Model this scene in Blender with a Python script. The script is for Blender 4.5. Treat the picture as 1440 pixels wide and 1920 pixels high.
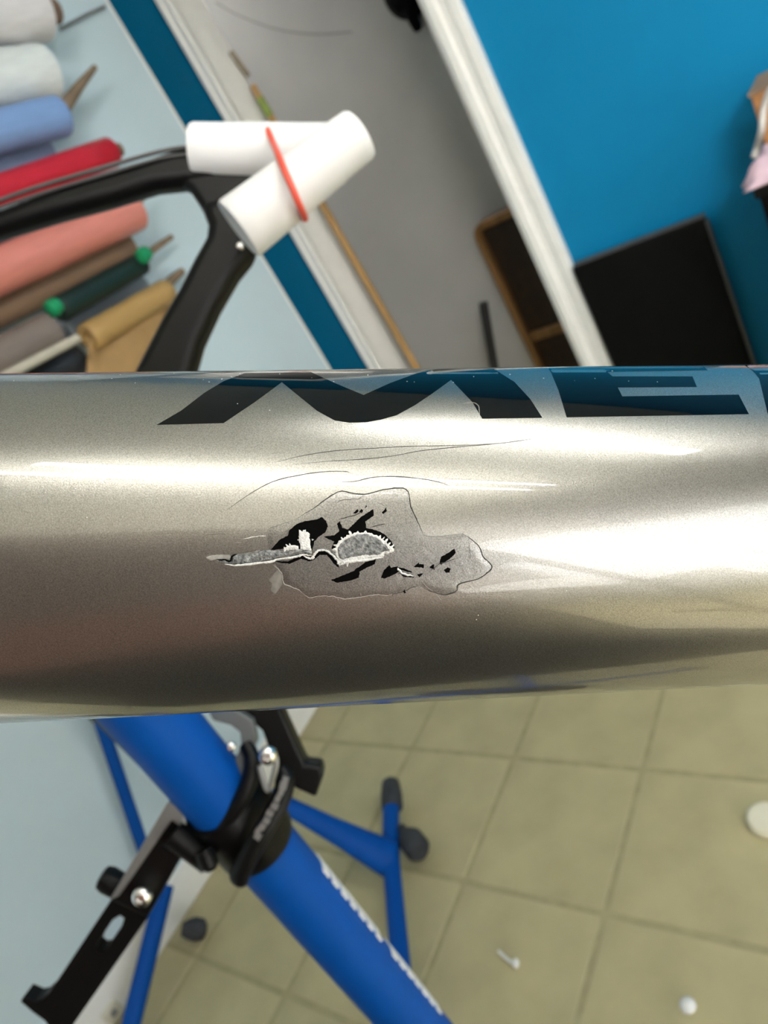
import bpy, bmesh, math, random
import numpy as np
from mathutils import Vector, Matrix, geometry, noise

for o in list(bpy.data.objects): bpy.data.objects.remove(o, do_unlink=True)
scene = bpy.context.scene
COL = scene.collection
PI = math.pi
random.seed(7)

# ------------------------------------------------------------------ camera
F_PX = 1388.6                                  # focal length in pixels of the 1440x1920 frame
RIGHT = Vector((0.44632991, -0.75076565, -0.4869708))
DOWN = Vector((-0.61629235, 0.13667228, -0.77556716))
FWD = Vector((0.64882459, 0.6462752, -0.4016902))
CAM = Vector((0, 0, 1.27))
cd = bpy.data.cameras.new('camera'); cam = bpy.data.objects.new('camera', cd); COL.objects.link(cam)
m = Matrix.Identity(4)
for i in range(3):
    m[i][0] = RIGHT[i]; m[i][1] = -DOWN[i]; m[i][2] = -FWD[i]; m[i][3] = CAM[i]
cam.matrix_world = m
cd.sensor_fit = 'VERTICAL'; cd.sensor_height = 36; cd.sensor_width = 27
cd.lens = F_PX / 1920 * 36
cd.clip_start = 0.01; cd.clip_end = 50
cd.dof.use_dof = True; cd.dof.focus_distance = 0.1085; cd.dof.aperture_fstop = 29.0
scene.camera = cam

# ------------------------------------------------------------------ world, exposure
LAMP_STRENGTH = 4.4
FILL_PANE_STRENGTH = .48  # glow of the added window
w = bpy.data.worlds.new('world'); scene.world = w; w.use_nodes = True
w.node_tree.nodes['Background'].inputs[0].default_value = (0.75, 0.85, 1, 1)
w.node_tree.nodes['Background'].inputs[1].default_value = 0.5
vs = scene.view_settings
vs.view_transform = 'Standard'; vs.look = 'None'; vs.exposure = 2.52; vs.gamma = 1.0; vs.use_curve_mapping = False

# ------------------------------------------------------------------ helpers
def ray(px, py):
    return RIGHT * ((px - 720) / F_PX) + DOWN * ((py - 960) / F_PX) + FWD      # depth-1 ray
def atd(px, py, d): return CAM + ray(px, py) * d                              # at optical depth d
def atX(px, py, X): r = ray(px, py); return CAM + r * (X / r.x)
def atY(px, py, Y): r = ray(px, py); return CAM + r * (Y / r.y)
def atZ(px, py, Z): r = ray(px, py); return CAM + r * ((Z - CAM.z) / r.z)
def lin(c):
    return tuple((v / 12.92 if v <= 0.04045 else ((v + 0.055) / 1.055) ** 2.4) for v in [x / 255 for x in c])

def mat(name, col, rough=0.5, metal=0.0, coat=0.0, coat_rough=0.03, var=0.0, vscale=30.0, bump=0.0, bscale=200.0,
        emit=None, estr=0.0, spec=None, col2=None, stretch=None):
    mt = bpy.data.materials.new(name); mt.use_nodes = True
    nt = mt.node_tree; b = nt.nodes['Principled BSDF']
    b.inputs['Base Color'].default_value = (*col, 1)
    b.inputs['Roughness'].default_value = rough; b.inputs['Metallic'].default_value = metal
    b.inputs['Coat Weight'].default_value = coat; b.inputs['Coat Roughness'].default_value = coat_rough
    if spec is not None: b.inputs['Specular IOR Level'].default_value = spec
    if emit: b.inputs['Emission Color'].default_value = (*emit, 1); b.inputs['Emission Strength'].default_value = estr
    tc = nt.nodes.new('ShaderNodeTexCoord'); src = tc.outputs['Object']
    if stretch:
        mp = nt.nodes.new('ShaderNodeMapping'); mp.inputs['Scale'].default_value = stretch
        nt.links.new(src, mp.inputs['Vector']); src = mp.outputs['Vector']
    if var > 0 or col2:
        n = nt.nodes.new('ShaderNodeTexNoise'); n.inputs['Scale'].default_value = vscale; n.inputs['Detail'].default_value = 5
        nt.links.new(src, n.inputs['Vector'])
        r = nt.nodes.new('ShaderNodeValToRGB'); e = r.color_ramp.elements
        e[0].position = 0.32; e[1].position = 0.68
        e[0].color = (*[c * (1 - var) for c in col], 1)
        e[1].color = (*(col2 if col2 else [min(1, c * (1 + var)) for c in col]), 1)
        nt.links.new(n.outputs['Fac'], r.inputs['Fac']); nt.links.new(r.outputs['Color'], b.inputs['Base Color'])
    if bump > 0:
        n = nt.nodes.new('ShaderNodeTexNoise'); n.inputs['Scale'].default_value = bscale; n.inputs['Detail'].default_value = 3
        nt.links.new(src, n.inputs['Vector'])
        bp = nt.nodes.new('ShaderNodeBump'); bp.inputs['Strength'].default_value = bump; bp.inputs['Distance'].default_value = 0.001
        nt.links.new(n.outputs['Fac'], bp.inputs['Height']); nt.links.new(bp.outputs['Normal'], b.inputs['Normal'])
    return mt

class MB:
    def __init__(s): s.v = []; s.f = []
    def add(s, vs, fs):
        k = len(s.v); s.v += [Vector(v) for v in vs]; s.f += [tuple(i + k for i in f) for f in fs]; return s
    def box(s, x0, x1, y0, y1, z0, z1):
        return s.add([(x0,y0,z0),(x1,y0,z0),(x1,y1,z0),(x0,y1,z0),(x0,y0,z1),(x1,y0,z1),(x1,y1,z1),(x0,y1,z1)],
                     [(0,3,2,1),(4,5,6,7),(0,1,5,4),(1,2,6,5),(2,3,7,6),(3,0,4,7)])
    def obox(s, c, u, v, n, hu, hv, hn):
        c = Vector(c); u = u.normalized() * hu; v = v.normalized() * hv; n = n.normalized() * hn
        P = [c + u * a + v * b + n * d for d in (-1, 1) for a, b in ((-1,-1),(1,-1),(1,1),(-1,1))]
        return s.add(P, [(0,3,2,1),(4,5,6,7),(0,1,5,4),(1,2,6,5),(2,3,7,6),(3,0,4,7)])
    def tube(s, path, rad, seg=16, caps=True, flat=1.0, up=None, closed=False):
        path = [Vector(p) for p in path]; n = len(path)
        if not hasattr(rad, '__len__'): rad = [rad] * n
        k0 = len(s.v); ref = None
        for i, p in enumerate(path):
            if closed: t = path[(i + 1) % n] - path[i - 1]
            else: t = path[min(i + 1, n - 1)] - path[max(i - 1, 0)]
            t.normalize()
            if ref is None:
                ref = Vector(up) if up is not None else (Vector((0, 0, 1)) if abs(t.z) < .9 else Vector((1, 0, 0)))
            a = ref - t * ref.dot(t)
            if a.length < 1e-6: a = t.orthogonal()
            a.normalize(); b = t.cross(a); ref = a
            for j in range(seg):
                an = 2 * PI * j / seg
                s.v.append(p + (a * math.cos(an) * flat + b * math.sin(an)) * rad[i])
        for i in range(n if closed else n - 1):
            for j in range(seg):
                a0 = k0 + i * seg; a1 = k0 + ((i + 1) % n) * seg; j2 = (j + 1) % seg
                s.f.append((a0 + j, a0 + j2, a1 + j2, a1 + j))
        if caps and not closed:
            s.f.append(tuple(k0 + j for j in reversed(range(seg)))); s.f.append(tuple(k0 + (n - 1) * seg + j for j in range(seg)))
        return s
    def lathe(s, c, axis, prof, seg=24):             # prof: list of (along axis, radius)
        c = Vector(c); axis = Vector(axis).normalized(); a = axis.orthogonal().normalized(); b = axis.cross(a)
        k0 = len(s.v)
        for h, r in prof:
            for j in range(seg):
                an = 2 * PI * j / seg; s.v.append(c + axis * h + (a * math.cos(an) + b * math.sin(an)) * max(r, 1e-5))
        for i in range(len(prof) - 1):
            for j in range(seg):
                j2 = (j + 1) % seg; s.f.append((k0 + i*seg + j, k0 + i*seg + j2, k0 + (i+1)*seg + j2, k0 + (i+1)*seg + j))
        s.f.append(tuple(k0 + j for j in reversed(range(seg)))); s.f.append(tuple(k0 + (len(prof) - 1) * seg + j for j in range(seg)))
        return s
    def prism(s, pts, off):                          # closed outline pushed by an offset vector
        n = len(pts); off = Vector(off); pts = [Vector(p) for p in pts]
        return s.add(pts + [p + off for p in pts], [tuple(range(n)), tuple(reversed(range(n, 2 * n)))] +
                     [(i, i + n, (i + 1) % n + n, (i + 1) % n) for i in range(n)])
    def build(s, name, material, parent=None, smooth=True, bevel=0.0, bseg=3, angle=40):
        c = sum(s.v, Vector()) / len(s.v)
        me = bpy.data.meshes.new(name); me.from_pydata([v - c for v in s.v], [], s.f)
        bm = bmesh.new(); bm.from_mesh(me); bmesh.ops.recalc_face_normals(bm, faces=bm.faces); bm.to_mesh(me); bm.free()
        me.materials.append(material)
        o = bpy.data.objects.new(name, me); COL.objects.link(o); o.location = c
        if parent is not None: attach(o, parent)
        if bevel > 0:
            md = o.modifiers.new('bevel', 'BEVEL'); md.width = bevel; md.segments = bseg; md.limit_method = 'ANGLE'; md.angle_limit = math.radians(35)
        if smooth:
            for p in me.polygons: p.use_smooth = True
            me.set_sharp_from_angle(angle=math.radians(angle))
        return o
def wloc(o):
    return (wloc(o.parent) + o['_off'] if False else o.matrix_basis.translation) if o.parent is None else Vector(o['wl'])
def attach(o, parent):
    w0 = o.location.copy(); o.parent = parent
    o.matrix_parent_inverse = Matrix.Translation(-wloc(parent)); o['wl'] = tuple(w0)
def thing(name, loc, label, cat, group=None):
    o = bpy.data.objects.new(name, None); COL.objects.link(o); o.location = loc; o.empty_display_size = 0.02
    return tag(o, label, cat, group)
def tag(o, label, cat, group=None):
    o['label'] = label; o['category'] = cat
    if group: o['group'] = group
    return o
def struct(o, label=None):
    o['kind'] = 'structure'
    if label: o['label'] = label
    return o
def lerp(a, b, t): return a + (b - a) * t
def spline(pts, n):
    pts = [Vector(p) for p in pts]; P = [pts[0] * 2 - pts[1]] + pts + [pts[-1] * 2 - pts[-2]]; out = []
    for i in range(1, len(P) - 2):
        for k in range(n):
            t = k / n; a, b, c, d = P[i-1], P[i], P[i+1], P[i+2]
            out.append(.5 * ((2*b) + (c - a) * t + (2*a - 5*b + 4*c - d) * t*t + (3*b - a - 3*c + d) * t**3))
    out.append(pts[-1]); return out

# ------------------------------------------------------------------ materials
M = {}
M['pale'] = mat('pale_blue_board', lin((205, 225, 234)), .45, var=.03, vscale=4)
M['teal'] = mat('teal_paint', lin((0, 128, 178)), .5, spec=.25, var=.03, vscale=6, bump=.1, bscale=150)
M['navy'] = mat('deep_teal_wall', lin((0, 90, 126)), .5, spec=.1, var=.03, vscale=6)  # darker than the teal of the far wall
M['white_trim'] = mat('white_gloss_trim', (.90, .90, .87), .35, var=.02)
M['door'] = mat('grey_door_paint', (.60, .60, .575), .35, var=.05, vscale=3)
M['grey_side'] = mat('mid_grey_wall', (.22, .215, .20), .7, var=.05)
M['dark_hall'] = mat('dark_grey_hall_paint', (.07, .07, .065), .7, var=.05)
M['ceil'] = mat('white_ceiling', (.86, .85, .79), .8, var=.02)
M['side'] = mat('white_wall_paint', (.86, .86, .84), .6, var=.02)
M['rear'] = mat('brownish_grey_paint', (.36, .33, .30), .7, var=.05)
M['brown_wall'] = mat('dull_rose_brown_paint', (.16, .092, .072), .8, var=.15, vscale=2)
M['tile'] = mat('olive_vinyl_tile', (.50, .442, .25), .42, var=.10, vscale=9, bump=.15, bscale=60)
M['grout'] = mat('dark_joint', (.41, .363, .207), .8, var=.1)
M['lamp'] = mat('led_tube', (1, 1, .98), .5, emit=(1, .98, .93), estr=LAMP_STRENGTH)
M['lamp_fill'] = mat('wide_fill_panel', (1, 1, .98), .5, emit=(1, .98, .95), estr=21.0)
M['hall_fill'] = mat('hall_fill_panel', (1, 1, .98), .5, emit=(1, .98, .95), estr=5.5)
M['lamp_old'] = mat('dim_led_tube', (1, 1, .98), .5, emit=(1, .98, .93), estr=LAMP_STRENGTH * 1.0)
M['pane'] = mat('glowing_fill_pane', (.9, .9, .9), .2, emit=(.97, .98, 1), estr=FILL_PANE_STRENGTH)
M['black_gloss'] = mat('black_carbon', (.003, .003, .003), .4, spec=.22, var=.3, vscale=60)
M['black_matt'] = mat('black_matt', (.003, .003, .003), .6, var=.2, spec=.12)
M['black_metal'] = mat('black_anodised', (.003, .003, .003), .42, var=.2, spec=.22)
M['rubber'] = mat('dark_rubber', (.035, .038, .045), .75, var=.2)
M['blue'] = mat('blue_powder_coat', (.0005, .072, .35), .55, spec=.15, var=.05, bump=.05, bscale=900)
M['white_print'] = mat('white_print', (.82, .82, .80), .5, var=.02)
M['foam'] = mat('white_foam', (.78, .78, .78), .75, var=.015, bump=.1, bscale=300)
M['band'] = mat('red_rubber', (.80, .10, .06), .45, var=.05)
M['steel'] = mat('bright_steel', (.8, .8, .78), .22, metal=1, var=.05)
M['grey_metal'] = mat('grey_metal', (.30, .31, .31), .4, metal=.6, var=.08)
M['sheen'] = mat('dark_grey_sheen_trim', (.07, .068, .07), .35, var=.1)  # painted sheen on the black stay, also the board's edge trim
M['plate'] = mat('dull_grey_plate', (.13, .14, .14), .5, metal=.3, var=.1)
M['wood'] = mat('brown_wood', (.30, .155, .05), .5, var=.3, vscale=25, stretch=(1, 1, .1))
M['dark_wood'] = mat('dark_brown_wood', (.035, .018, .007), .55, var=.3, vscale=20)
M['pole_wood'] = mat('tan_wood', (.42, .25, .09), .6, var=.2, vscale=25, stretch=(1, 1, .1))

# ------------------------------------------------------------------ the room
XR, XW, YW, YS, ZC = -2.1, 2.05, 1.71, -2.45, 2.6
DY0, DY1, DZ, REC = 0.955, 1.665, 2.06, 0.80       # doorway in the far wall and distance to the hallway wall behind it
WT = .12
fl = struct(MB().box(XR - .1, XW + .45, YS - .1, YW + .1, -.08, -.0018).build('floor', M['grout'], smooth=False), 'olive tiled workshop floor with dark joints')
TS, TG = 0.304, 0.013
tmb = MB().box(-TS/2 + TG/2, TS/2 - TG/2, -TS/2 + TG/2, TS/2 - TG/2, -.006, 0)
tm = None
k = 0
for i in range(-10, 8):
    for j in range(-11, 5):
        x = 0.588 + TS * (i + .5); y = 0.652 + TS * (j + .5)
        if x - TS/2 < XR or y - TS/2 < YS or x + TS/2 > XW + REC or y > YW + TS/2: continue
        if tm is None:
            t = tmb.build('tile', M['tile'], None, smooth=False, bevel=.0012, bseg=1); tm = t.data
            t.location = (x, y, -.003)
        else:
            t = bpy.data.objects.new('tile', tm); COL.objects.link(t); t.location = (x, y, -.003)
            md = t.modifiers.new('bevel', 'BEVEL'); md.width = .0012; md.segments = 1
        t.location.z += random.uniform(-.0004, .0004)
        attach(t, fl); k += 1
struct(MB().box(XR - .1, XW + .45, YS - .1, YW + .1, ZC, ZC + .1).build('ceiling', M['ceil'], smooth=False), 'white ceiling')
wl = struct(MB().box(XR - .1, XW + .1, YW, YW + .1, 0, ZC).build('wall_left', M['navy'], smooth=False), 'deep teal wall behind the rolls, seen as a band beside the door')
board = MB().box(XR, 1.845, YW - .012, YW + .02, .085, ZC - .15).build('wall_board', M['pale'], wl, smooth=False, bevel=.002)
board['label'] = 'pale blue board covering the wall behind the rolls'
MB().box(1.845, 1.853, YW - .014, YW + .02, .085, ZC - .15).build('edge_strip', M['white_trim'], wl, smooth=False)
struct(MB().box(XR, XW, YW - .022, YW + .02, 0, .095).build('baseboard_left', M['white_trim'], smooth=False, bevel=.004), 'white baseboard along the pale blue wall')
# far wall, with the door opening
wf = MB()
wf.box(XW, XW + WT, YS - .1, DY0, 0, ZC); wf.box(XW, XW + WT, DY1, YW + .1, 0, ZC); wf.box(XW, XW + WT, DY0, DY1, DZ, ZC)
struct(wf.build('wall_far', M['teal'], smooth=False), 'bright teal wall right of the doorway')
struct(MB().box(XR - .1, XR, YS - .1, YW + .1, 0, ZC).build('wall_rear', M['rear'], smooth=False), 'brownish grey wall behind the camera')
# unseen side wall with an added window, panes glow as fill light
WX0, WX1, WZ0, WZ1 = -2.0, 0.15, 0.12, 1.75
ws = MB()
ws.box(XR, WX0, YS - .1, YS, 0, ZC); ws.box(WX1, XW, YS - .1, YS, 0, ZC); ws.box(WX0, WX1, YS - .1, YS, 0, WZ0); ws.box(WX0, WX1, YS - .1, YS, WZ1, ZC)
struct(ws.build('wall_side', M['grey_side'], smooth=False), 'grey wall around the added window')
win = struct(MB().box(WX0, WX0 + .04, YS - .07, YS + .01, WZ0, WZ1).box(WX1 - .04, WX1, YS - .07, YS + .01, WZ0, WZ1)
    .box(WX0, WX1, YS - .07, YS + .01, WZ0, WZ0 + .04).box(WX0, WX1, YS - .07, YS + .01, WZ1 - .04, WZ1)
    .box((WX0 + WX1)/2 - .02, (WX0 + WX1)/2 + .02, YS - .07, YS, WZ0, WZ1).build('added_window', M['white_trim'], smooth=False), 'white framed window with glowing panes, added opposite the rolls')
for a, b in ((WX0 + .04, (WX0 + WX1)/2 - .02), ((WX0 + WX1)/2 + .02, WX1 - .04)):
    MB().box(a, b, YS - .05, YS - .04, WZ0 + .04, WZ1 - .04).build('pane', M['pane'], win, smooth=False)

# door set back in its opening
def casing(y0, y1, name, lab, flip):
    mb = MB(); w = y1 - y0
    prof = [(0, 0), (0, .014), (.12, .022), (.35, .022), (.42, .016), (.66, .016), (.72, .024), (.96, .024), (1, .018), (1, 0)]
    pts = [Vector((XW - d, (y0 + t * w) if not flip else (y1 - t * w), 0)) for t, d in prof]
    mb.prism(pts, (0, 0, DZ + .09))
    return struct(mb.build(name, M['white_trim'], smooth=False), lab)
casing(DY0 - .092, DY0 + .002, 'trim_1', 'white moulded door casing between the doorway and bright teal wall', True)
casing(DY1 - .012, YW - .005, 'trim_2', 'white moulded door casing beside the deep teal band', True)
struct(MB().box(XW - .022, XW, DY0, DY1, DZ, DZ + .09).build('trim_3', M['white_trim'], smooth=False), 'white casing over the doorway')
XD = XW + REC
struct(MB().box(XW - .004, XW + WT, DY0, DY0 + .012, 0, DZ).box(XW - .004, XW + WT, DY1 - .012, DY1, 0, DZ).build('trim_4', M['white_trim'], smooth=False), 'white jambs of the doorway')
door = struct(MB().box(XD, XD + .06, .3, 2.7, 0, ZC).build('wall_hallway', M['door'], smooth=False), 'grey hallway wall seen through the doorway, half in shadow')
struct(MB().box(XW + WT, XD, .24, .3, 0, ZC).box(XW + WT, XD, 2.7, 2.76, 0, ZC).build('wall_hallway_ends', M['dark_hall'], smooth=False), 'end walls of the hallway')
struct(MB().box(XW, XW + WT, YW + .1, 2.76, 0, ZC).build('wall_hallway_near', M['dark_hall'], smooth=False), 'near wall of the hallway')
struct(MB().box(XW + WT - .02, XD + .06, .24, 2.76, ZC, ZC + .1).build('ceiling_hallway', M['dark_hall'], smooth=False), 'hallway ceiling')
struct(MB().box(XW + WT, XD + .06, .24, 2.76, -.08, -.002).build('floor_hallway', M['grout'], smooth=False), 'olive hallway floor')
# scuffed arc and long faint scratches on the door
M['scuff'] = mat('grey_scuff', lin((140, 140, 136)), .5, var=.1)
arc = [atX(px, py, XD) - Vector((.0003, 0, 0)) for px, py in ((405, 5), (450, 30), (520, 55), (590, 64), (660, 60))]
MB().tube(spline(arc, 6), .0022, 6).build('scuff', M['scuff'], door)
arc = [atX(px, py, XD) - Vector((.0003, 0, 0)) for px, py in ((690, 240), (718, 290), (735, 330))]
MB().tube(spline(arc, 4), .001, 6).build('scuff', M['door'], door)
# black hook high on the hallway wall
h = atX(762, -8, XD - .03)
hd = MB().lathe(h + Vector((.03, 0, .02)), (-1, 0, 0), [(0, .092), (.016, .092), (.024, .085), (.04, .076), (.06, .066), (.08, .046), (.085, .014)])
o = hd.build('coat_hook', M['black_matt'])
tag(o, 'black round wall hook high on the grey hallway wall', 'hook')
p0, p1 = h + Vector((-.02, -.01, -.02)), atX(786, 58, XD - .045)
MB().tube(spline([p0, lerp(p0, p1, .5) + Vector((-.005, .004, 0)), p1], 5), [.034, .031, .028, .026, .023, .021, .02, .019, .018, .017, .012], 12).build('prong', M['black_matt'], o)

# ------------------------------------------------------------------ ceiling lamps
def lamp(x, y0, y1, label, panel, hw=.08, pm='lamp'):
    t = thing('ceiling_lamp', (x, (y0 + y1)/2, ZC), label, 'lamp', 'linear lamps on the ceiling')
    MB().box(x - hw - .02, x + hw + .02, y0 - .03, y1 + .03, ZC - .035, ZC).build('housing', M['white_trim'], t, smooth=False, bevel=.006)
    if panel: MB().box(x - hw, x + hw, y0, y1, ZC - .05, ZC - .034).build('diffuser', M[pm], t, smooth=False, bevel=.006)
    for dx in () if panel else (-.075, .075):
        MB().tube([(x + dx, y0, ZC - .052), (x + dx, y1, ZC - .052)], .013, 14).build('tube', M['lamp_old'], t)
        for y in (y0 - .012, y1 + .012):
            MB().box(x + dx - .02, x + dx + .02, y - .012, y + .012, ZC - .07, ZC - .03).build('end_cap', M['white_trim'], t, smooth=False, bevel=.003)
lamp(.93, -2.05, -.42, 'white panel lamp on the ceiling nearer the doorway', True)
lamp(-.10, -2.10, -.22, 'twin tube lamp on the ceiling over the repair stand', False)
lamp(-1.80, -2.15, -1.2, 'wide panel fill lamp added on the ceiling behind the cloth screen', True, .25, 'lamp_fill')  # added fill lamp, kept out of the tube's reflection by the screen
M['rose'] = mat('rose_brown_cloth', (.36, .145, .10), .85, var=.25, vscale=3, stretch=(1, 1, 5))
M['brown_wall'].name = 'taupe_cloth'
sc_ = thing('reflection_screen', (-.72, -.22, 0), 'brown and black cloth screen added behind the lens for the silver tube to mirror', 'screen')  # unseen, added to give the tube its dark brown reflection
MB().box(-.735, -.705, -1.04, .78, 1.16, 1.95).build('upper_cloth', M['brown_wall'], sc_, smooth=False, bevel=.006)
MB().box(-.735, -.705, -.60, .78, .78, 1.16).build('middle_cloth', M['rose'], sc_, smooth=False, bevel=.006)
MB().box(-.735, -.705, -.60, .78, .06, .78).build('lower_cloth', M['black_matt'], sc_, smooth=False, bevel=.006)
for y in (-1.055, .795):
    MB().box(-.74, -.70, y - .015, y + .015, .03, 1.97).build('post', M['black_metal'], sc_, smooth=False, bevel=.004)
    MB().box(-.92, -.52, y - .02, y + .02, .0145, .04).build('foot', M['black_metal'], sc_, smooth=False, bevel=.004)
tag(MB().box(-1.55, -.18, -.62, 1.25, .001, .014).build('reflection_mat', M['black_matt'], smooth=False, bevel=.005), 'black mat added under the cloth screen to darken the tube reflection', 'mat')  # unseen, added to darken the lower bands mirrored in the tube

ch = thing('reflector_chest', (-1.6, -1.85, 0), 'low white chest added near the window to brighten the tube reflection', 'chest')  # unseen white block, added to brighten the tube's right-hand reflection
MB().box(-2.0, -1.1, -2.25, -1.45, .001, .50).build('body', M['side'], ch, smooth=False, bevel=.008)
MB().box(-2.01, -1.09, -2.26, -1.44, .50, .53).build('lid', M['side'], ch, smooth=False, bevel=.008)
hl = thing('hallway_fill_lamp', (2.55, 2.45, ZC), 'small square fill lamp added on the hallway ceiling', 'lamp')  # unseen, added to light the left part of the hallway wall
MB().box(2.38, 2.72, 2.28, 2.62, ZC - .03, ZC).build('housing', M['white_trim'], hl, smooth=False)
MB().box(2.40, 2.70, 2.30, 2.60, ZC - .04, ZC - .029).build('diffuser', M['hall_fill'], hl, smooth=False)

# ------------------------------------------------------------------ silver frame tube with the damaged paint
AX = (RIGHT * .99579023 + DOWN * -.02859497 + FWD * .08708697).normalized()
CDIR = (RIGHT * -.08611002 + DOWN * .03378493 + FWD * .99571263).normalized()
TR = 0.030; TD = TR / .221187
TC = CAM + CDIR * TD
E_DN = CDIR.cross(AX).normalized()
if E_DN.dot(DOWN) < 0: E_DN = -E_DN
def cyl(u, phi, off=0.0):                      # u along the axis, phi=0 facing the lens, negative towards the top
    n = -CDIR * math.cos(phi) + E_DN * math.sin(phi)
    return TC + AX * u + n * (TR + off), n
def surf_uv(px, py):
    d = ray(px, py).normalized(); rel = TC - CAM
    da = d.dot(AX); dp = d - AX * da; ra = rel.dot(AX); cp = rel - AX * ra
    A = dp.dot(dp); B = -2 * dp.dot(cp); Q = cp.dot(cp) - TR * TR; disc = B * B - 4 * A * Q
    miss = disc < 0
    t = -B / 2 / A if miss else (-B - math.sqrt(disc)) / 2 / A
    p = CAM + d * t; n = p - TC; u = n.dot(AX); n = n - AX * u
    return u, math.atan2(n.dot(E_DN), n.dot(-CDIR))
def surf(px, py, off=0.0): return cyl(*surf_uv(px, py), off)

def silver(name, base, rough, flake=1.0, coat=1.0):
    mt = bpy.data.materials.new(name); mt.use_nodes = True; nt = mt.node_tree; b = nt.nodes['Principled BSDF']
    b.inputs['Metallic'].default_value = .88; b.inputs['Roughness'].default_value = rough
    b.inputs['Coat Weight'].default_value = coat; b.inputs['Coat Roughness'].default_value = .015; b.inputs['Coat IOR'].default_value = 1.5
    tc = nt.nodes.new('ShaderNodeTexCoord')
    n = nt.nodes.new('ShaderNodeTexNoise'); n.inputs['Scale'].default_value = 5200; n.inputs['Detail'].default_value = 2
    nt.links.new(tc.outputs['Object'], n.inputs['Vector'])
    r = nt.nodes.new('ShaderNodeValToRGB'); e = r.color_ramp.elements; e[0].position = .30; e[1].position = .72
    e[0].color = (*[c * (1 - .26 * flake) for c in base], 1); e[1].color = (*[min(1, c * (1 + .26 * flake)) for c in base], 1)
    nt.links.new(n.outputs['Fac'], r.inputs['Fac']); nt.links.new(r.outputs['Color'], b.inputs['Base Color'])
    n2 = nt.nodes.new('ShaderNodeTexNoise'); n2.inputs['Scale'].default_value = 5500; n2.inputs['Detail'].default_value = 1
    nt.links.new(tc.outputs['Object'], n2.inputs['Vector'])
    bp = nt.nodes.new('ShaderNodeBump'); bp.inputs['Strength'].default_value = .22 * flake; bp.inputs['Distance'].default_value = .00006
    nt.links.new(n2.outputs['Fac'], bp.inputs['Height']); nt.links.new(bp.outputs['Normal'], b.inputs['Normal'])
    return mt
M['silver'] = silver('champagne_silver_paint', (.295, .287, .265), .28)
M['lifted'] = silver('lifted_grey_paint', (.235, .23, .217), .32, 1.3, coat=.5)
M['letter'] = mat('gloss_black_lettering', (.0015, .002, .003), .04, spec=.28, var=.1)
M['carbon'] = mat('exposed_carbon_and_shade', (.001, .001, .001), .6, spec=.04, var=.4, vscale=900)
M['fibre'] = mat('white_glass_fibre', (.72, .72, .71), .7, var=.15, vscale=2500, bump=.4, bscale=4000)
M['grey_fibre'] = mat('grey_torn_fibre', (.13, .14, .145), .6, var=.5, vscale=1800, col2=(.34, .35, .35), bump=.6, bscale=2500)
M['crack'] = mat('dark_crack', (.03, .03, .028), .6, var=.2, vscale=900)
M['soft_crack'] = mat('grey_crack', (.16, .155, .14), .6, var=.3, vscale=900)
M['pale_chip'] = mat('pale_scratch', (.30, .29, .265), .5, var=.2, vscale=1500)

M['dull_chip'] = mat('dull_scraped_paint', (.17, .16, .145), .55, var=.25, vscale=1500)
frame = thing('bicycle_frame', tuple(TC - Vector((0, 0, TR))), 'champagne silver bicycle frame tube with cracked paint and black letters, nearest the lens', 'bicycle frame')
NS = 360
us = [-.36 + i * (.84 / 84) for i in range(85)]
mb = MB()
for u in us:
    for j in range(NS):
        mb.v.append(cyl(u, 2 * PI * j / NS)[0])
for i in range(len(us) - 1):
    for j in range(NS):
        j2 = (j + 1) % NS; mb.f.append((i*NS + j, i*NS + j2, (i+1)*NS + j2, (i+1)*NS + j))
tube = mb.build('down_tube', M['silver'], frame)
hc = TC + AX * -.375; hdir = (AX * .35 - E_DN * .94).normalized()
MB().lathe(hc - hdir * .07, hdir, [(0, .030), (.004, .034), (.02, .035), (.12, .033), (.136, .032), (.14, .028)], 40).build('head_tube', M['silver'], frame)
bc = TC + AX * .49
MB().lathe(bc - CDIR * .045, CDIR, [(0, .034), (.004, .038), (.045, .040), (.086, .038), (.09, .034)], 40).build('bottom_bracket_shell', M['silver'], frame)

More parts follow.
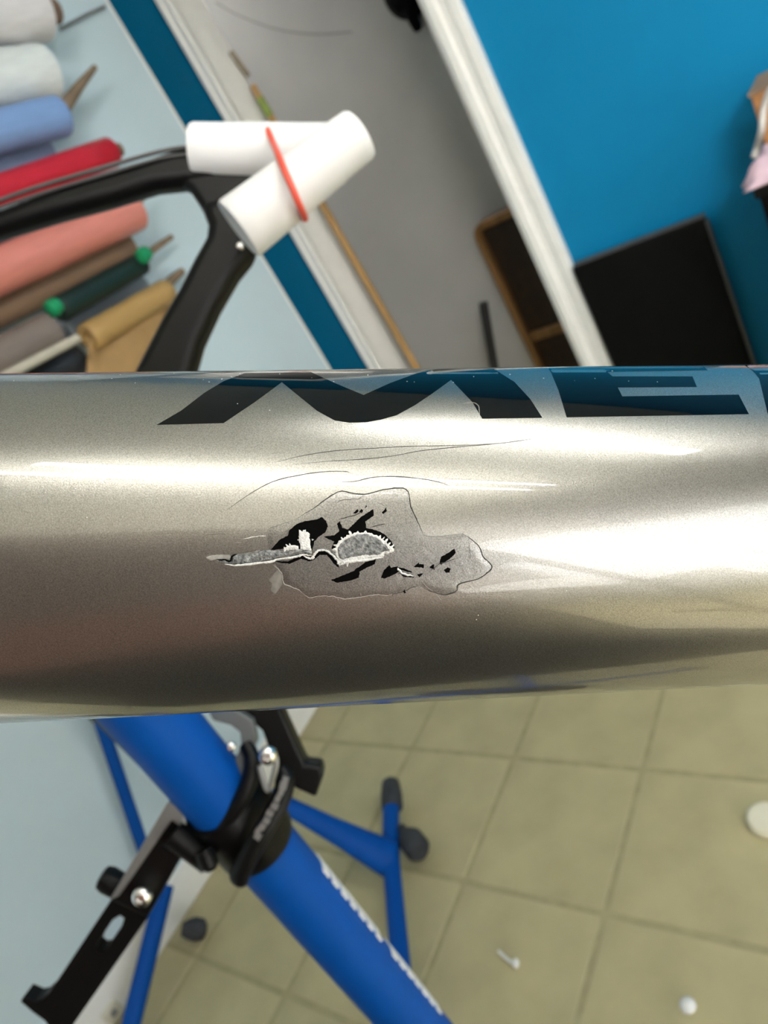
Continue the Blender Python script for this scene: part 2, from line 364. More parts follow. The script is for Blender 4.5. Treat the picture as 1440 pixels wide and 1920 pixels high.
def decal(name, pts, material, h=.00006, step=6.0, jag=0.0, rim=3.0, rough=0.0, seed=1, over=0.0, label=None, bstep=3.0, smoothpoly=False, flat=None):
    """a thin layer on the tube: outline in picture pixels laid on the cylinder, real thickness, sunk edges"""
    rnd = random.Random(seed)
    if smoothpoly:
        sp = spline([Vector((x, y, 0)) for x, y in pts + [pts[0]]], 6)[:-1]; pts = [(p.x, p.y) for p in sp]
    ring = []
    for i, (x0, y0) in enumerate(pts):
        x1, y1 = pts[(i + 1) % len(pts)]; L = math.hypot(x1 - x0, y1 - y0); n = max(1, int(L / bstep))
        for k in range(n):
            t = k / n; a = rnd.uniform(-jag, jag) if (jag and (k or jag > 1)) else 0; nx, ny = (y1 - y0) / max(L, 1e-6), -(x1 - x0) / max(L, 1e-6)
            ring.append((x0 + (x1 - x0) * t + nx * a, y0 + (y1 - y0) * t + ny * a))
    xs = [p[0] for p in ring]; ys = [p[1] for p in ring]
    arr = np.array(ring); inner = []
    y = min(ys) + step / 2
    while y < max(ys):
        x = min(xs) + step / 2
        while x < max(xs):
            c = False; j = len(ring) - 1
            for i in range(len(ring)):
                if (ring[i][1] > y) != (ring[j][1] > y) and x < (ring[j][0] - ring[i][0]) * (y - ring[i][1]) / (ring[j][1] - ring[i][1]) + ring[i][0]: c = not c
                j = i
            if c and np.min(np.hypot(arr[:, 0] - x, arr[:, 1] - y)) > min(rim, step) * .8: inner.append((x + rnd.uniform(-.2, .2) * step * .3, y))
            x += step
        y += step
    n = len(ring)
    V2 = [Vector(p) for p in ring + inner]
    vo, eo, fo, ov, oe, of = geometry.delaunay_2d_cdt(V2, [], [tuple(range(n))], 1, 1e-5)
    V = []
    for v in vo:
        d = float(np.min(np.hypot(arr[:, 0] - v.x, arr[:, 1] - v.y)))
        s = min(1, d / rim); s = s * s * (3 - 2 * s)
        hh = h if flat else .000012 + (h - .000012) * s
        if d < .3: pass
        elif rough: hh += rough * noise.noise(Vector((v.x * .09, v.y * .13, seed))) * s + rough * .6 * noise.noise(Vector((v.x * .3, v.y * .3, seed))) * s
        u, ph = surf_uv(v.x, v.y)
        if over and v.y < 700: ph -= over * (700 - v.y) / 10
        V.append(cyl(u, ph, max(hh, .00001))[0])
    # flat-topped layers get a second ring a hair inside through rim; ground skirt keeps them solid
    mbx = MB(); mbx.v = V; mbx.f = [tuple(f) for f in fo]
    cnt = {}
    for f in mbx.f:
        for a, b in zip(f, f[1:] + f[:1]): cnt.setdefault(frozenset((a, b)), []).append((a, b))
    low = {}
    for e, l in cnt.items():
        if len(l) == 1:
            a, b = l[0]
            for q in (a, b):
                if q not in low:
                    rel = V[q] - TC; u = rel.dot(AX); rel -= AX * u; low[q] = len(V); V.append(TC + AX * u + rel.normalized() * (TR - .00004))
            mbx.f.append((b, a, low[a], low[b]))
    c = sum(mbx.v, Vector()) / len(mbx.v)
    me = bpy.data.meshes.new(name); me.from_pydata([v - c for v in V], [], mbx.f); me.materials.append(material)
    bm = bmesh.new(); bm.from_mesh(me)
    bmesh.ops.recalc_face_normals(bm, faces=bm.faces)
    up = 0
    for f in bm.faces:
        rel = f.calc_center_median() + c - TC; rel -= AX * rel.dot(AX); up += f.normal.dot(rel.normalized()) * f.calc_area()
    if up < 0: bmesh.ops.reverse_faces(bm, faces=bm.faces)
    bm.to_mesh(me); bm.free()
    for p in me.polygons: p.use_smooth = True
    me.set_sharp_from_angle(angle=math.radians(55))
    ob = bpy.data.objects.new(name, me); COL.objects.link(ob); ob.location = c; attach(ob, tube)
    if label: ob['label'] = label
    return ob
def Z7(pts): return [(360 + x / 2.4, 860 + y / 2.4) for x, y in pts]
def Z8(pts): return [(240 + x / 1.2, 660 + y / 1.2) for x, y in pts]
def line(name, pts, wpx, material, off=0.0, jag=0.0, seed=1, taper=True, n=5, label=None):
    rnd = random.Random(seed); sp = spline([Vector((x, y, 0)) for x, y in pts], n); P = []
    for i, p in enumerate(sp):
        P.append(surf(p.x + rnd.uniform(-jag, jag), p.y + rnd.uniform(-jag, jag), off)[0])
    r0 = wpx * .5 * .000079; N = len(P)
    rad = [r0 * (min(1, .25 + 4 * min(i, N - 1 - i) / N) if taper else 1) * (1 + rnd.uniform(-.25, .25) * (jag > 0)) for i in range(N)]
    ob = MB().tube(P, rad, 6).build(name, material, tube)
    if label: ob['label'] = label
    return ob

# lettering
decal('letter', Z8([(65,164),(120,132),(172,92),(215,66),(262,48),(412,46),(470,72),(530,97),(590,70),(650,48),(700,40),(826,40),(870,68),(905,106),(932,148),(797,150),(775,113),(727,63),(684,94),(645,120),(605,142),(570,152),(535,158),(498,159),(465,154),(425,132),(346,68),(285,113),(215,160)]),
      M['letter'], .00003, 7, rim=2.0, flat=True, over=math.radians(2.5), label='glossy black capital M on the silver tube')
decal('letter', Z8([(945,31),(1298,27),(1308,43),(1080,46),(1090,55),(1270,55),(1280,79),(1102,80),(1112,100),(1374,96),(1397,140),(987,147),(968,85)]),
      M['letter'], .00003, 7, rim=2.0, flat=True, over=math.radians(2.5), label='glossy black capital E on the silver tube')
decal('letter', Z8([(1398,32),(1640,28),(1690,60),(1650,100),(1720,140),(1590,140),(1540,105),(1500,104),(1505,140),(1440,142),(1420,60)]),
      M['letter'], .00003, 9, rim=2.0, flat=True, over=math.radians(2.5), label='glossy black third letter running out of the picture')
line('scuff', [(868, 757), (885, 755), (897, 762), (899, 783)], 2.2, M['pale_chip'], .00003, .4, 3)

# lifted paint island
island = Z7([(345,400),(338,356),(346,318),(385,300),(470,270),(520,240),(560,215),(600,185),(665,147),(720,155),(780,160),(860,140),(940,132),(972,150),(985,215),(1010,270),(1028,310),(1040,340),(1080,348),(1140,345),(1215,335),(1260,365),(1295,400),(1310,440),(1350,485),(1320,520),(1275,545),(1200,565),(1190,595),(1140,612),(1090,600),(1050,585),(1030,570),(990,580),(950,598),(905,610),(870,615),(830,612),(790,618),(740,625),(690,632),(640,622),(580,618),(530,625),(495,605),(480,590),(440,575),(415,560),(405,520),(375,475),(330,462)])
decal('lifted_paint', island, M['lifted'], .00007, 6, jag=.5, rim=10, rough=.000025, seed=3, label='greyish lifted paint island around the crack')
decal('pale_patch', Z7([(345,545),(360,530),(385,500),(402,505),(410,530),(404,570),(375,610),(352,592),(365,565)]), M['dull_chip'], .00006, 4, jag=.8, rim=8, seed=5)
# crack outline, as separate runs
top = Z7([(470,270),(520,240),(560,215),(600,185),(665,147),(720,155),(780,160),(860,140),(940,132),(972,150),(985,215),(1010,270),(1028,310),(1040,340)])
line('crack_line', top, 2.0, M['crack'], .00003, .5, 1)
line('crack_line', Z7([(1215,335),(1260,365),(1295,400),(1310,440),(1350,485),(1320,520),(1275,545),(1200,565),(1190,595),(1140,612),(1090,600),(1050,585),(1028,572)]), 2.2, M['crack'], .00003, .5, 2)
line('crack_line', Z7([(1028,572),(990,580),(950,598),(905,610),(900,620)]), 1.6, M['crack'], .00002, .7, 4)
line('crack_line', Z7([(1040,342),(1080,349),(1140,346),(1215,335)]), 1.6, M['pale_chip'], .00004, .3, 5)
line('crack_line', Z7([(905,610),(870,615),(830,612),(790,618),(740,625),(690,632),(640,622),(580,618),(530,625),(495,605)]), 1.6, M['pale_chip'], .00002, .8, 6)
line('crack_line', Z7([(495,605),(480,590),(440,575),(412,560),(405,520),(385,495),(370,472)]), 2.0, M['pale_chip'], .00004, .6, 7)
line('crack_line', Z7([(338,356),(346,318),(385,300),(470,270)]), 1.5, M['soft_crack'], .00002, .6, 8)
line('crack_line', Z7([(42,412),(62,385),(55,352),(78,340),(145,337),(150,356)]), 1.5, M['soft_crack'], .00002, .4, 9)
line('crack_line', Z7([(230,362),(290,350),(335,348)]), 1.7, M['fibre'], .00002, .4, 10)
line('crack_line', Z7([(640,215),(665,190),(720,183),(750,180),(775,160)]), 1.3, M['soft_crack'], .00012, .8, 11)
line('crack_line', Z7([(660,275),(700,262),(745,250),(765,238)]), 1.8, M['crack'], .00012, 1.0, 12)
line('crack_line', Z7([(805,308),(840,300),(870,293)]), 1.8, M['crack'], .00012, .3, 13)
line('crack_line', Z7([(835,200),(855,204),(868,215)]), 1.2, M['soft_crack'], .00012, .3, 14)
line('crack_line', Z7([(1065,510),(1110,475),(1150,462),(1210,440)]), 1.4, M['crack'], .00012, .4, 15)
line('crack_line', Z7([(600,460),(630,480),(655,490)]), 1.3, M['soft_crack'], .00012, .5, 16)
line('crack_line', Z7([(1245,390),(1252,430),(1245,465)]), 1.0, M['soft_crack'], .00012, .5, 17)
line('crack_line', Z7([(1060,368),(1110,372),(1180,362),(1232,345)]), 1.0, M['pale_chip'], .00012, .4, 18)
for sd, pts in enumerate(([(1022,535),(1050,570),(1085,598)], [(1100,612),(1125,640)], [(180,380),(225,378)], [(365,478),(385,497)], [(655,628),(657,640)], [(758,600),(760,618)])):
    line('scratch', Z7(pts), 1.3, M['pale_chip'], .00001, .4, 30 + sd)
# bare black carbon
blk = [
 [(355,412),(372,390),(395,365),(432,345),(438,322),(470,295),(510,280),(555,275),(584,263),(604,280),(612,305),(600,332),(570,352),(550,372),(542,412),(500,408),(430,404)],
 [(592,350),(640,345),(662,326),(652,295),(665,280),(676,312),(702,318),(760,262),(815,228),(818,256),(800,270),(780,282),(784,312),(830,322),(866,340),(898,372),(912,402),(880,400),(780,360),(700,380),(650,425),(628,402),(640,372),(612,362)],
 [(625,545),(690,520),(738,502),(755,512),(750,535),(700,550),(650,557)],
 [(730,502),(780,465),(828,450),(822,475),(785,490),(750,510)],
 [(850,536),(863,502),(887,478),(896,490),(925,484),(934,505),(900,525),(868,538)],
 [(1113,474),(1120,442),(1150,425),(1180,404),(1186,424),(1160,450),(1122,476)],
 [(998,486),(1020,466),(1022,474),(1042,474),(1043,491)], [(1068,488),(1088,474),(1091,500)],
 [(1132,500),(1150,488),(1163,495),(1158,512),(1142,513)], [(1012,520),(1042,514),(1024,533)],
 [(853,244),(873,220),(877,237),(861,249)], [(949,596),(957,587),(963,602),(955,605)],
 [(925,486),(950,492),(985,505),(992,512),(960,506),(930,496)], [(930,512),(960,524),(1000,528),(998,534),(950,530)],
 [(724,246),(745,228),(750,236),(736,248)], [(752,240),(762,226),(770,234),(764,246)], [(778,222),(782,210),(788,214)],
]
for i, p in enumerate(blk):
    decal('bare_carbon_and_shade', Z7(p), M['carbon'], .00013, 4, jag=.6, rim=1.6, flat=True, seed=20 + i, bstep=2.5, label='black bare carbon patch' if i < 2 else None)
# shadow below the torn lip, laid on as a black strip
decal('bare_carbon_and_shade', Z7([(352,455),(400,462),(432,462),(470,445),(494,432),(520,440),(545,440),(566,418),(600,416),(640,440),(658,470),(662,492),(640,474),(606,432),(575,432),(552,452),(528,462),(490,450),(442,472),(400,468)]), M['carbon'], .00014, 4, jag=.5, rim=1.6, flat=True, seed=51, bstep=2.5)
# torn grey fibre: white fringe below, grey body above
def fringe(poly, amp, seed, step=3.0):
    rnd = random.Random(seed); out = []
    for i, (x0, y0) in enumerate(poly):
        x1, y1 = poly[(i + 1) % len(poly)]; L = math.hypot(x1 - x0, y1 - y0); n = max(1, int(L / step))
        nx, ny = (y1 - y0) / max(L, 1e-6), -(x1 - x0) / max(L, 1e-6)
        for k in range(n):
            t = (k + (rnd.uniform(-.35, .35) if k else 0)) / n; a = rnd.uniform(.12, 1.0) ** 1.3 * amp if k % 2 else rnd.uniform(-.1, .1) * amp
            out.append((x0 + (x1 - x0) * t + nx * a, y0 + (y1 - y0) * t + ny * a))
    return out
lobe = Z7([(642,420),(640,398),(652,375),(690,347),(738,327),(790,325),(840,345),(880,375),(912,408),(908,420),(868,428),(858,446),(800,452),(740,460),(690,474),(668,474),(650,448)])
decal('torn_fibre', fringe(lobe, 8.5, 61, 3.4), M['fibre'], .00022, 3.5, rim=3, rough=.00005, seed=61, bstep=50, label='white frayed rim of torn fibre')
decal('torn_fibre', Z7([(648,422),(648,400),(660,377),(694,353),(740,333),(789,331),(835,350),(873,379),(900,408),(896,417),(858,426),(846,438),(780,442),(720,449),(676,460),(657,446)]), M['grey_fibre'], .00034, 3.5, jag=1.2, rim=5, rough=.0001, seed=62, bstep=3, label='grey torn fibre surface')
decal('torn_fibre', fringe(Z7([(482,412),(478,372),(480,335),(500,318),(524,330),(534,356),(540,416)]), 8.0, 63, 3.0), M['fibre'], .00026, 3.5, rim=3, rough=.00005, seed=63, bstep=50)
decal('torn_fibre', fringe(Z7([(395,412),(432,388),(455,384),(482,390),(484,412)]), 7.0, 64, 3.0), M['fibre'], .00024, 3.5, rim=2.5, rough=.00005, seed=64, bstep=50)
decal('torn_fibre', Z7([(176,468),(182,444),(205,430),(260,422),(320,410),(400,414),(450,412),(500,400),(548,414),(540,432),(500,432),(400,450),(300,468),(205,478)]), M['grey_fibre'], .00034, 3.5, jag=1.2, rim=5, rough=.00014, seed=65, label='long grey torn lip of the crack')
decal('torn_fibre', Z7([(60,442),(90,434),(170,432),(178,444),(172,456),(120,450),(84,458)]), M['pale_chip'], .00014, 4, jag=.8, rim=4, rough=.00005, seed=66)
decal('torn_fibre', Z7([(108,452),(140,452),(178,462),(182,478),(150,474),(120,466)]), M['grey_fibre'], .0002, 4, jag=.8, rim=3, rough=.00006, seed=67)
line('torn_edge', Z7([(110,452),(128,455),(150,454),(172,460),(180,440),(192,432),(205,430)]), 3.0, M['carbon'], .0003, .5, 70)
line('torn_edge', Z7([(205,432),(260,424),(315,412),(325,405)]), 1.6, M['soft_crack'], .0004, .6, 77)
line('torn_edge', Z7([(260,450),(330,438),(400,440),(450,428),(510,410)]), 2.0, M['soft_crack'], .00042, .9, 71)
line('torn_edge', Z7([(150,474),(205,478),(300,470),(352,462),(400,450),(470,440),(500,432),(540,434)]), 4.2, M['fibre'], .0003, .8, 72)
line('torn_edge', Z7([(500,434),(520,446),(540,446),(552,430),(570,412),(600,410),(630,430),(650,452),(664,478)]), 4.6, M['fibre'], .0003, .7, 73)
line('torn_edge', Z7([(664,480),(690,464),(740,458),(800,452),(860,442)]), 4.6, M['fibre'], .0003, .8, 74)
line('torn_edge', Z7([(545,420),(575,404),(605,408),(640,428),(660,452)]), 2.4, M['grey_fibre'], .00036, .8, 75)
line('torn_edge', Z7([(924,488),(932,502),(955,518),(998,526)]), 3.6, M['fibre'], .0003, .9, 76)
# fine scratches in the clear coat
line('scratch', Z7([(155,233),(250,165),(360,105),(480,75),(600,58),(690,58),(713,64)]), 1.5, M['crack'], 0, .2, 80)
line('scratch', Z7([(675,105),(740,101),(800,86),(880,80),(970,84),(1060,95),(1120,108),(1165,125)]), 1.6, M['crack'], 0, .2, 81)
line('scratch', Z8([(330,248),(400,232),(470,222),(560,216),(640,212),(740,210),(850,205)]), 1.3, M['crack'], 0, .2, 82)
line('scratch', Z8([(365,254),(450,246),(540,240),(600,233),(660,222),(750,213),(840,205),(900,197),(975,188)]), 1.3, M['crack'], 0, .2, 83)
rd = random.Random(5); dust = MB()
for i in range(46):
    px = rd.uniform(0, 1440); py = rd.choice([rd.uniform(692, 720), rd.uniform(692, 720), rd.uniform(720, 1180)])
    p, n = surf(px, py, 0); s = rd.uniform(.00003, .00009)
    dust.obox(p, AX, AX.cross(n), n, s, s, s * .7)
ds = dust.build('dust_specks', M['white_print'], tube, smooth=False); ds['kind'] = 'stuff'

# ------------------------------------------------------------------ blue repair stand next to the tube
m1, m2 = atd(285, 1345, .43), atd(777, 1920, .59)
mdir = (m2 - m1).normalized(); MR = .0225
def mast_at(z): return m1 + mdir * ((z - m1.z) / mdir.z)
base = mast_at(.05)
st = thing('repair_stand', (base.x, base.y, 0), 'blue repair stand with thick round mast, black collar and slotted black arm', 'repair stand')
mtop = mast_at(1.36)
mast = MB().tube([mtop, mast_at(.06)], MR, 48).build('mast', M['blue'], st)
MB().lathe(mtop - mdir * .012, mdir, [(0, .018), (.004, .0245), (.014, .0245), (.016, .02)], 32).build('mast_cap', M['black_metal'], st)
MB().lathe(base + Vector((0, 0, .04)), (0, 0, -1), [(0, .03), (.01, .036), (.06, .036), (.07, .03)], 32).build('hub', M['black_metal'], st)
for an in (-2.6, -1.9, 2.2):
    d = Vector((math.cos(an), math.sin(an), 0)); q = Vector((base.x, base.y, 0)) + d * .42
    MB().tube([base + Vector((0, 0, .02)) + d * .03, q + Vector((0, 0, .025))], .013, 16).build('leg', M['blue'], st)
    MB().lathe(q + d * .01, (0, 0, 1), [(0, .018), (.006, .022), (.03, .022), (.036, .017)], 20).build('rubber_foot', M['rubber'], st)
# clamp arm holding the silver tube (left of the picture)
cl = TC + AX * -.215
MB().tube([mast_at(1.32), lerp(mast_at(1.32), cl, .45), cl + (mast_at(1.32) - cl).normalized() * .034], .013, 16).build('clamp_arm', M['black_metal'], st)
MB().lathe(cl - AX * .03, AX, [(0, .0305), (0, .037), (.004, .04), (.056, .04), (.06, .037), (.06, .0305)], 40).build('clamp_jaw', M['rubber'], st)
# collar
ctr = mast_at((atd(452, 1532, .477)).z)
side = mdir.cross(FWD).normalized()
if side.dot(RIGHT) < 0: side = -side
face = side.cross(mdir).normalized()
if face.dot(FWD) > 0: face = -face
col = MB().lathe(ctr - mdir * .024, mdir, [(0, .0227), (0, .0248), (.002, .0262), (.042, .0262), (.046, .0248), (.046, .0227)], 48).build('collar', M['black_metal'], st)
def dpath(pts, d): return [atd(x, y, dd) for (x, y), dd in zip(pts, d if hasattr(d, '__len__') else [d] * len(pts))]
def pr(px, d=.455): return px * d / F_PX
MB().prism([atd(x, y, .452) for x, y in [(385,1326),(440,1330),(474,1352),(482,1392),(464,1424),(470,1452),(470,1476),(452,1474),(446,1446),(440,1424),(452,1400),(450,1374),(432,1360),(400,1352)]], FWD * .008).build('bracket', M['plate'], st, bevel=.0012)
MB().tube(spline(dpath([(376,1604),(404,1566),(436,1522),(462,1478),(474,1430),(462,1396)], [.47,.452,.446,.446,.45,.455]), 6), [pr(20)]*26 + [pr(18)]*5, 14, flat=.8).build('clamp_band', M['black_metal'], st)
lv = MB().tube(spline(dpath([(524,1440),(534,1470),(520,1512),(494,1556),(468,1602),(450,1640),(447,1652)], [.45,.447,.442,.438,.437,.438,.44]), 5),
     [pr(13), pr(15), pr(17)] + [pr(19)] * 22 + [pr(20), pr(20), pr(20), pr(19), pr(17), pr(10)], 14, flat=.75).build('lever', M['black_metal'], st)
# worn pale lettering on the lever
lp = spline(dpath([(533,1462),(524,1490),(506,1524),(488,1554),(476,1572)], .4265), 5)
for i in range(0, len(lp) - 2, 2):
    t = (lp[i + 1] - lp[i]).normalized(); sd = t.cross(FWD).normalized(); q = lp[i] + (0.0005 * sd if i % 4 else Vector())
    MB().obox(q + sd * pr(random.uniform(-2, 2)), t, sd, FWD, pr(5.2), pr(random.uniform(4.5, 6.5)), .0012).build('letter', M['grey_metal'], lv, smooth=False)
MB().tube(spline(dpath([(486,1436),(492,1458),(502,1482),(512,1458),(518,1430),(512,1405)], .437), 5), pr(5), 8).build('quick_release_loop', M['grey_metal'], st)
def bolt(px, py, d, rp, name='bolt'):
    c = atd(px, py, d); r = pr(rp, d); ax = (-FWD + side * .15).normalized()
    o = MB().lathe(c, ax, [(-r * .8, r * .8), (0, r), (r * .35, r * .95), (r * .6, r * .75), (r * .7, r * .4), (r * .55, r * .38)], 20).build(name, M['steel'], st); return o
bolt(433, 1400, .44, 10); bolt(502, 1416, .435, 18)
# black arm running up behind the silver tube with its knob
pts = [(430,1318),(520,1318),(540,1362),(562,1412),(572,1434),(602,1438),(606,1456),(592,1496),(556,1480),(530,1462),(508,1420),(492,1372),(470,1352)]
MB().prism([atd(x, y, .462) for x, y in pts], FWD * .018).build('side_arm', M['black_metal'], st, bevel=.002)
# connector and slotted arm at lower left
MB().tube(dpath([(325, 1562), (392, 1618)], .45), [pr(26), pr(21)], 20).build('pivot', M['black_metal'], st)
MB().lathe(atd(386, 1604, .442), (atd(394,1622,.442) - atd(386,1604,.442)), [(-.004, pr(15)), (0, pr(18)), (.006, pr(18)), (.009, pr(10))], 20).build('knob', M['black_metal'], st)
A0, A1 = atd(330, 1540, .455), atd(238, 1712, .462)
ad = (A1 - A0).normalized(); an = ad.cross(FWD).normalized()
if an.dot(RIGHT) < 0: an = -an
# outer sleeve
out = [(312,1507),(335,1520),(347,1540),(346,1596),(276,1724),(206,1686),(180,1697)][:0] or [(313,1506),(332,1522),(346,1545),(345,1598),(276,1722),(207,1688)]
MB().prism([atd(x, y, .452 + .007 * (y - 1506) / 200) for x, y in out], FWD * .02).build('sleeve', M['black_metal'], st, bevel=.0018)
rail = [(314,1504),(345,1526),(349,1552),(341,1566),(334,1548),(322,1538),(222,1682),(205,1688)]
MB().prism([atd(x, y, .4495 + .007 * (y - 1506) / 200) for x, y in rail], FWD * .003).build('edge_rail', M['grey_metal'], st, bevel=.0008)
# sliding arm with slot and hooked end
s0 = [(209,1688),(183,1698)]
outl = [(210,1684),(276,1722),(135,1925),(92,1925),(84,1914),(62,1898),(39,1878),(43,1870),(64,1879),(76,1876),(92,1862)]
hole = [(225,1716),(233,1722),(228,1738),(196,1785),(186,1787),(178,1780),(182,1768),(212,1724)]
dz = lambda x, y: .462 + .018 * (y - 1690) / 230
vo = [Vector(p) for p in outl + hole]; no, nh = len(outl), len(hole)
r = geometry.delaunay_2d_cdt(vo, [(i, (i + 1) % no) for i in range(no)] + [(no + i, no + (i + 1) % nh) for i in range(nh)], [], 2, 1e-6)
rv, rf = r[0], r[2]
def inpoly(p, poly):
    c = False; j = len(poly) - 1
    for i in range(len(poly)):
        if (poly[i][1] > p[1]) != (poly[j][1] > p[1]) and p[0] < (poly[j][0] - poly[i][0]) * (p[1] - poly[i][1]) / (poly[j][1] - poly[i][1]) + poly[i][0]: c = not c
        j = i
    return c
fs = []
for f in rf:
    c = (sum(rv[i].x for i in f) / len(f), sum(rv[i].y for i in f) / len(f))
    if inpoly(c, outl) and not inpoly(c, hole): fs.append(tuple(f))
n = len(rv); front = [atd(v.x, v.y, dz(v.x, v.y)) for v in rv]; th = FWD * .014
cnt = {}
for f in fs:
    for a, b in zip(f, f[1:] + f[:1]): cnt[frozenset((a, b))] = cnt.get(frozenset((a, b)), 0) + 1
mbx = MB(); mbx.v = front + [v + th for v in front]; mbx.f = fs + [tuple(i + n for i in reversed(f)) for f in fs]
for e, c in cnt.items():
    if c == 1: a, b = tuple(e); mbx.f.append((a, b, b + n, a + n))
mbx.build('sliding_arm', M['black_metal'], st, smooth=False)
bolt(267, 1680, .452, 19)
MB().lathe(atd(236, 1668, .468), -an, [(0, pr(20)), (.002, pr(24)), (.013, pr(26)), (.017, pr(22)), (.018, pr(14))], 24).build('knob', M['black_metal'], st)
# white lettering on the right flank of the mast, seen edge-on
for i in range(15):
    if i == 7: continue
    t = i / 14; z = lerp(atd(625, 1655, .498).z, atd(838, 1908, .585).z, t)
    p = mast_at(z); view = (p - CAM).normalized(); sdir = view.cross(mdir).normalized()
    if sdir.dot(RIGHT) < 0: sdir = -sdir
    nrm = (sdir * .95 - view * .31).normalized(); tang = nrm.cross(mdir).normalized()
    q = p + nrm * (MR + .0001)
    L = .0088
    pts = [(-.5, -1), (.45, -1), (.45, -.5), (-.05, -.4), (-.05, .1), (.4, .2), (.4, .6), (.5, 1), (-.5, 1)] if i % 2 else [(-.5, -1), (.5, -1), (.5, .2), (.1, .3), (.3, 1), (-.5, 1)]
    MB().prism([q + mdir * (a * L) + tang * (b * .0080) - nrm * (.0012 * abs(b)) for a, b in pts], nrm * .0018).build('letter', M['white_print'], mast, smooth=False)

# ------------------------------------------------------------------ second blue stand behind, low legs by the wall
sb = thing('folding_stand', (.5, 1.42, 0), 'slim blue folding stand with low legs and grey rubber feet by the pale wall', 'stand')
apex = atY(178, 1322, 1.60)
ja = atZ(733, 1612, .05); jb = atY(302, 1690, 1.64)
def strut(a, b, r, name='strut', f=1.0): return MB().tube([a, b], r, 18, flat=f).build(name, M['blue'], sb)
MB().tube([apex, lerp(apex, ja, .62), lerp(apex, ja, .8), lerp(apex, ja, 1.0)], [.018, .018, .026, .040], 18, flat=.7).build('strut', M['blue'], sb)
strut(apex, jb, .0145)
a0, a1 = atZ(733, 1478, .05), atZ(768, 1990, .05)
MB().tube([a0, ja, a1], .019, 18).build('foot_bar', M['blue'], sb)
b0 = atZ(236, 1960, .03); jb2 = lerp(jb, b0, -.12)
MB().tube([jb2, b0], .021, 18).build('foot_bar', M['blue'], sb)
MB().tube([apex, apex + Vector((0, 0, .85))], .02, 20).build('mast', M['blue'], sb)
MB().lathe(apex - Vector((0, 0, .03)), (0, 0, 1), [(0, .02), (.005, .028), (.06, .028), (.065, .02)], 20).build('hub', M['black_metal'], sb)
ea = (a0 - a1).normalized()
MB().lathe(a0 - ea * .06, ea, [(0, .022), (.004, .025), (.04, .025), (.075, .021), (.085, .012)], 20).build('rubber_foot', M['rubber'], sb)
wv = (atZ(795, 1608, .03) - atZ(757, 1560, .03)).normalized()
MB().lathe(atZ(752, 1552, .045), wv, [(0, .010), (.02, .012), (.03, .02), (.045, .028), (.08, .028), (.092, .02)], 20).build('rubber_foot', M['rubber'], sb)
wv = (atY(372, 1762, 1.62) - atY(335, 1712, 1.62)).normalized()
fb = atZ(357, 1738, .03); fb = Vector((fb.x, min(fb.y, 1.655), .028))
MB().lathe(fb - Vector((.015, .0, -.02)), Vector((.25, -.25, -.35)), [(0, .014), (.015, .022), (.03, .026), (.05, .022), (.056, .012)], 18).build('rubber_foot', M['rubber'], sb)

# ------------------------------------------------------------------ black carbon frame end wrapped in foam
D0 = .48
bf = thing('bicycle_frame', tuple(atd(-420, 560, D0)), 'black carbon bicycle frame end with rear stays, in front of the coloured rolls', 'bicycle frame')
def slab(name, pts, d, th, mtl, parent, bev, back=0.0):
    P = [atd(x, y, d) for x, y in pts]
    return MB().prism(P, FWD * th).build(name, mtl, parent, bevel=bev, bseg=4)
slab('seat_stay', [(-460,516),(-200,440),(0,385),(120,338),(230,306),(330,272),(400,262),(420,330),(345,342),(287,348),(200,375),(100,402),(0,432),(-200,494),(-460,574)], D0 - .01, .02, M['black_gloss'], bf, .0075)
slab('dropout', [(345,272),(480,268),(520,330),(470,400),(466,470),(392,430),(387,410),(373,383),(353,353),(333,342)], D0 - .008, .014, M['black_gloss'], bf, .005)
slab('chain_stay', [(372,378),(387,417),(384,440),(360,483),(333,537),(300,593),(250,690),(190,830),(120,1000),(240,1040),(300,860),(340,730),(358,690),(372,640),(402,575),(438,512),(474,468),(470,420),(450,380),(410,365)], D0 - .012, .024, M['black_gloss'], bf, .0085)
# sheen along the upper edge of the stay, drawn as grey lines
MB().tube(spline([atd(x, y, D0 - .0105) for x, y in ((-60, 398), (60, 354), (180, 318), (300, 284), (365, 274))], 4), pr(4, D0), 8).build('sheen_line', M['sheen'], bf)
MB().tube(spline([atd(x, y, D0 - .0108) for x, y in ((-60, 412), (60, 368), (180, 332), (300, 297), (365, 288))], 4), pr(3, D0), 8).build('sheen_line', M['sheen'], bf)
MB().lathe(atd(451, 462, D0 - .013), -FWD, [(0, pr(8)), (.0015, pr(7)), (.002, pr(3))], 14).build('rivet', M['steel'], bf)
# rest of that frame beyond the picture, held by a floor post
q0, q1 = atd(-470, 545, D0), atd(150, 1010, D0)
bb = atd(-120, 1200, D0); sc = atd(-480, 540, D0)
MB().tube([sc + (sc - bb).normalized() * .03, bb], .018, 24).build('seat_tube', M['black_gloss'], bf)
MB().tube([q1 + (atd(190, 830, D0) - q1) * .2, bb], .016, 20).build('chain_stay', M['black_gloss'], bf)
ps = lerp(sc, bb, .25)
pst = thing('floor_post', (ps.x, ps.y, 0), 'slim black floor post holding the black frame beside the rolls', 'post')
MB().tube([Vector((ps.x, ps.y, .01)), Vector((ps.x, ps.y, ps.z - .025))], .014, 16).build('pole', M['black_metal'], pst)
MB().lathe((ps.x, ps.y, 0), (0, 0, 1), [(0, .16), (.012, .16), (.02, .14), (.024, .02), (.05, .016)], 40).build('base', M['black_metal'], pst)
MB().lathe((ps.x, ps.y, ps.z - .05), (0, 0, 1), [(0, .015), (.005, .02), (.03, .022), (.034, .018)], 24).build('cradle', M['rubber'], pst)

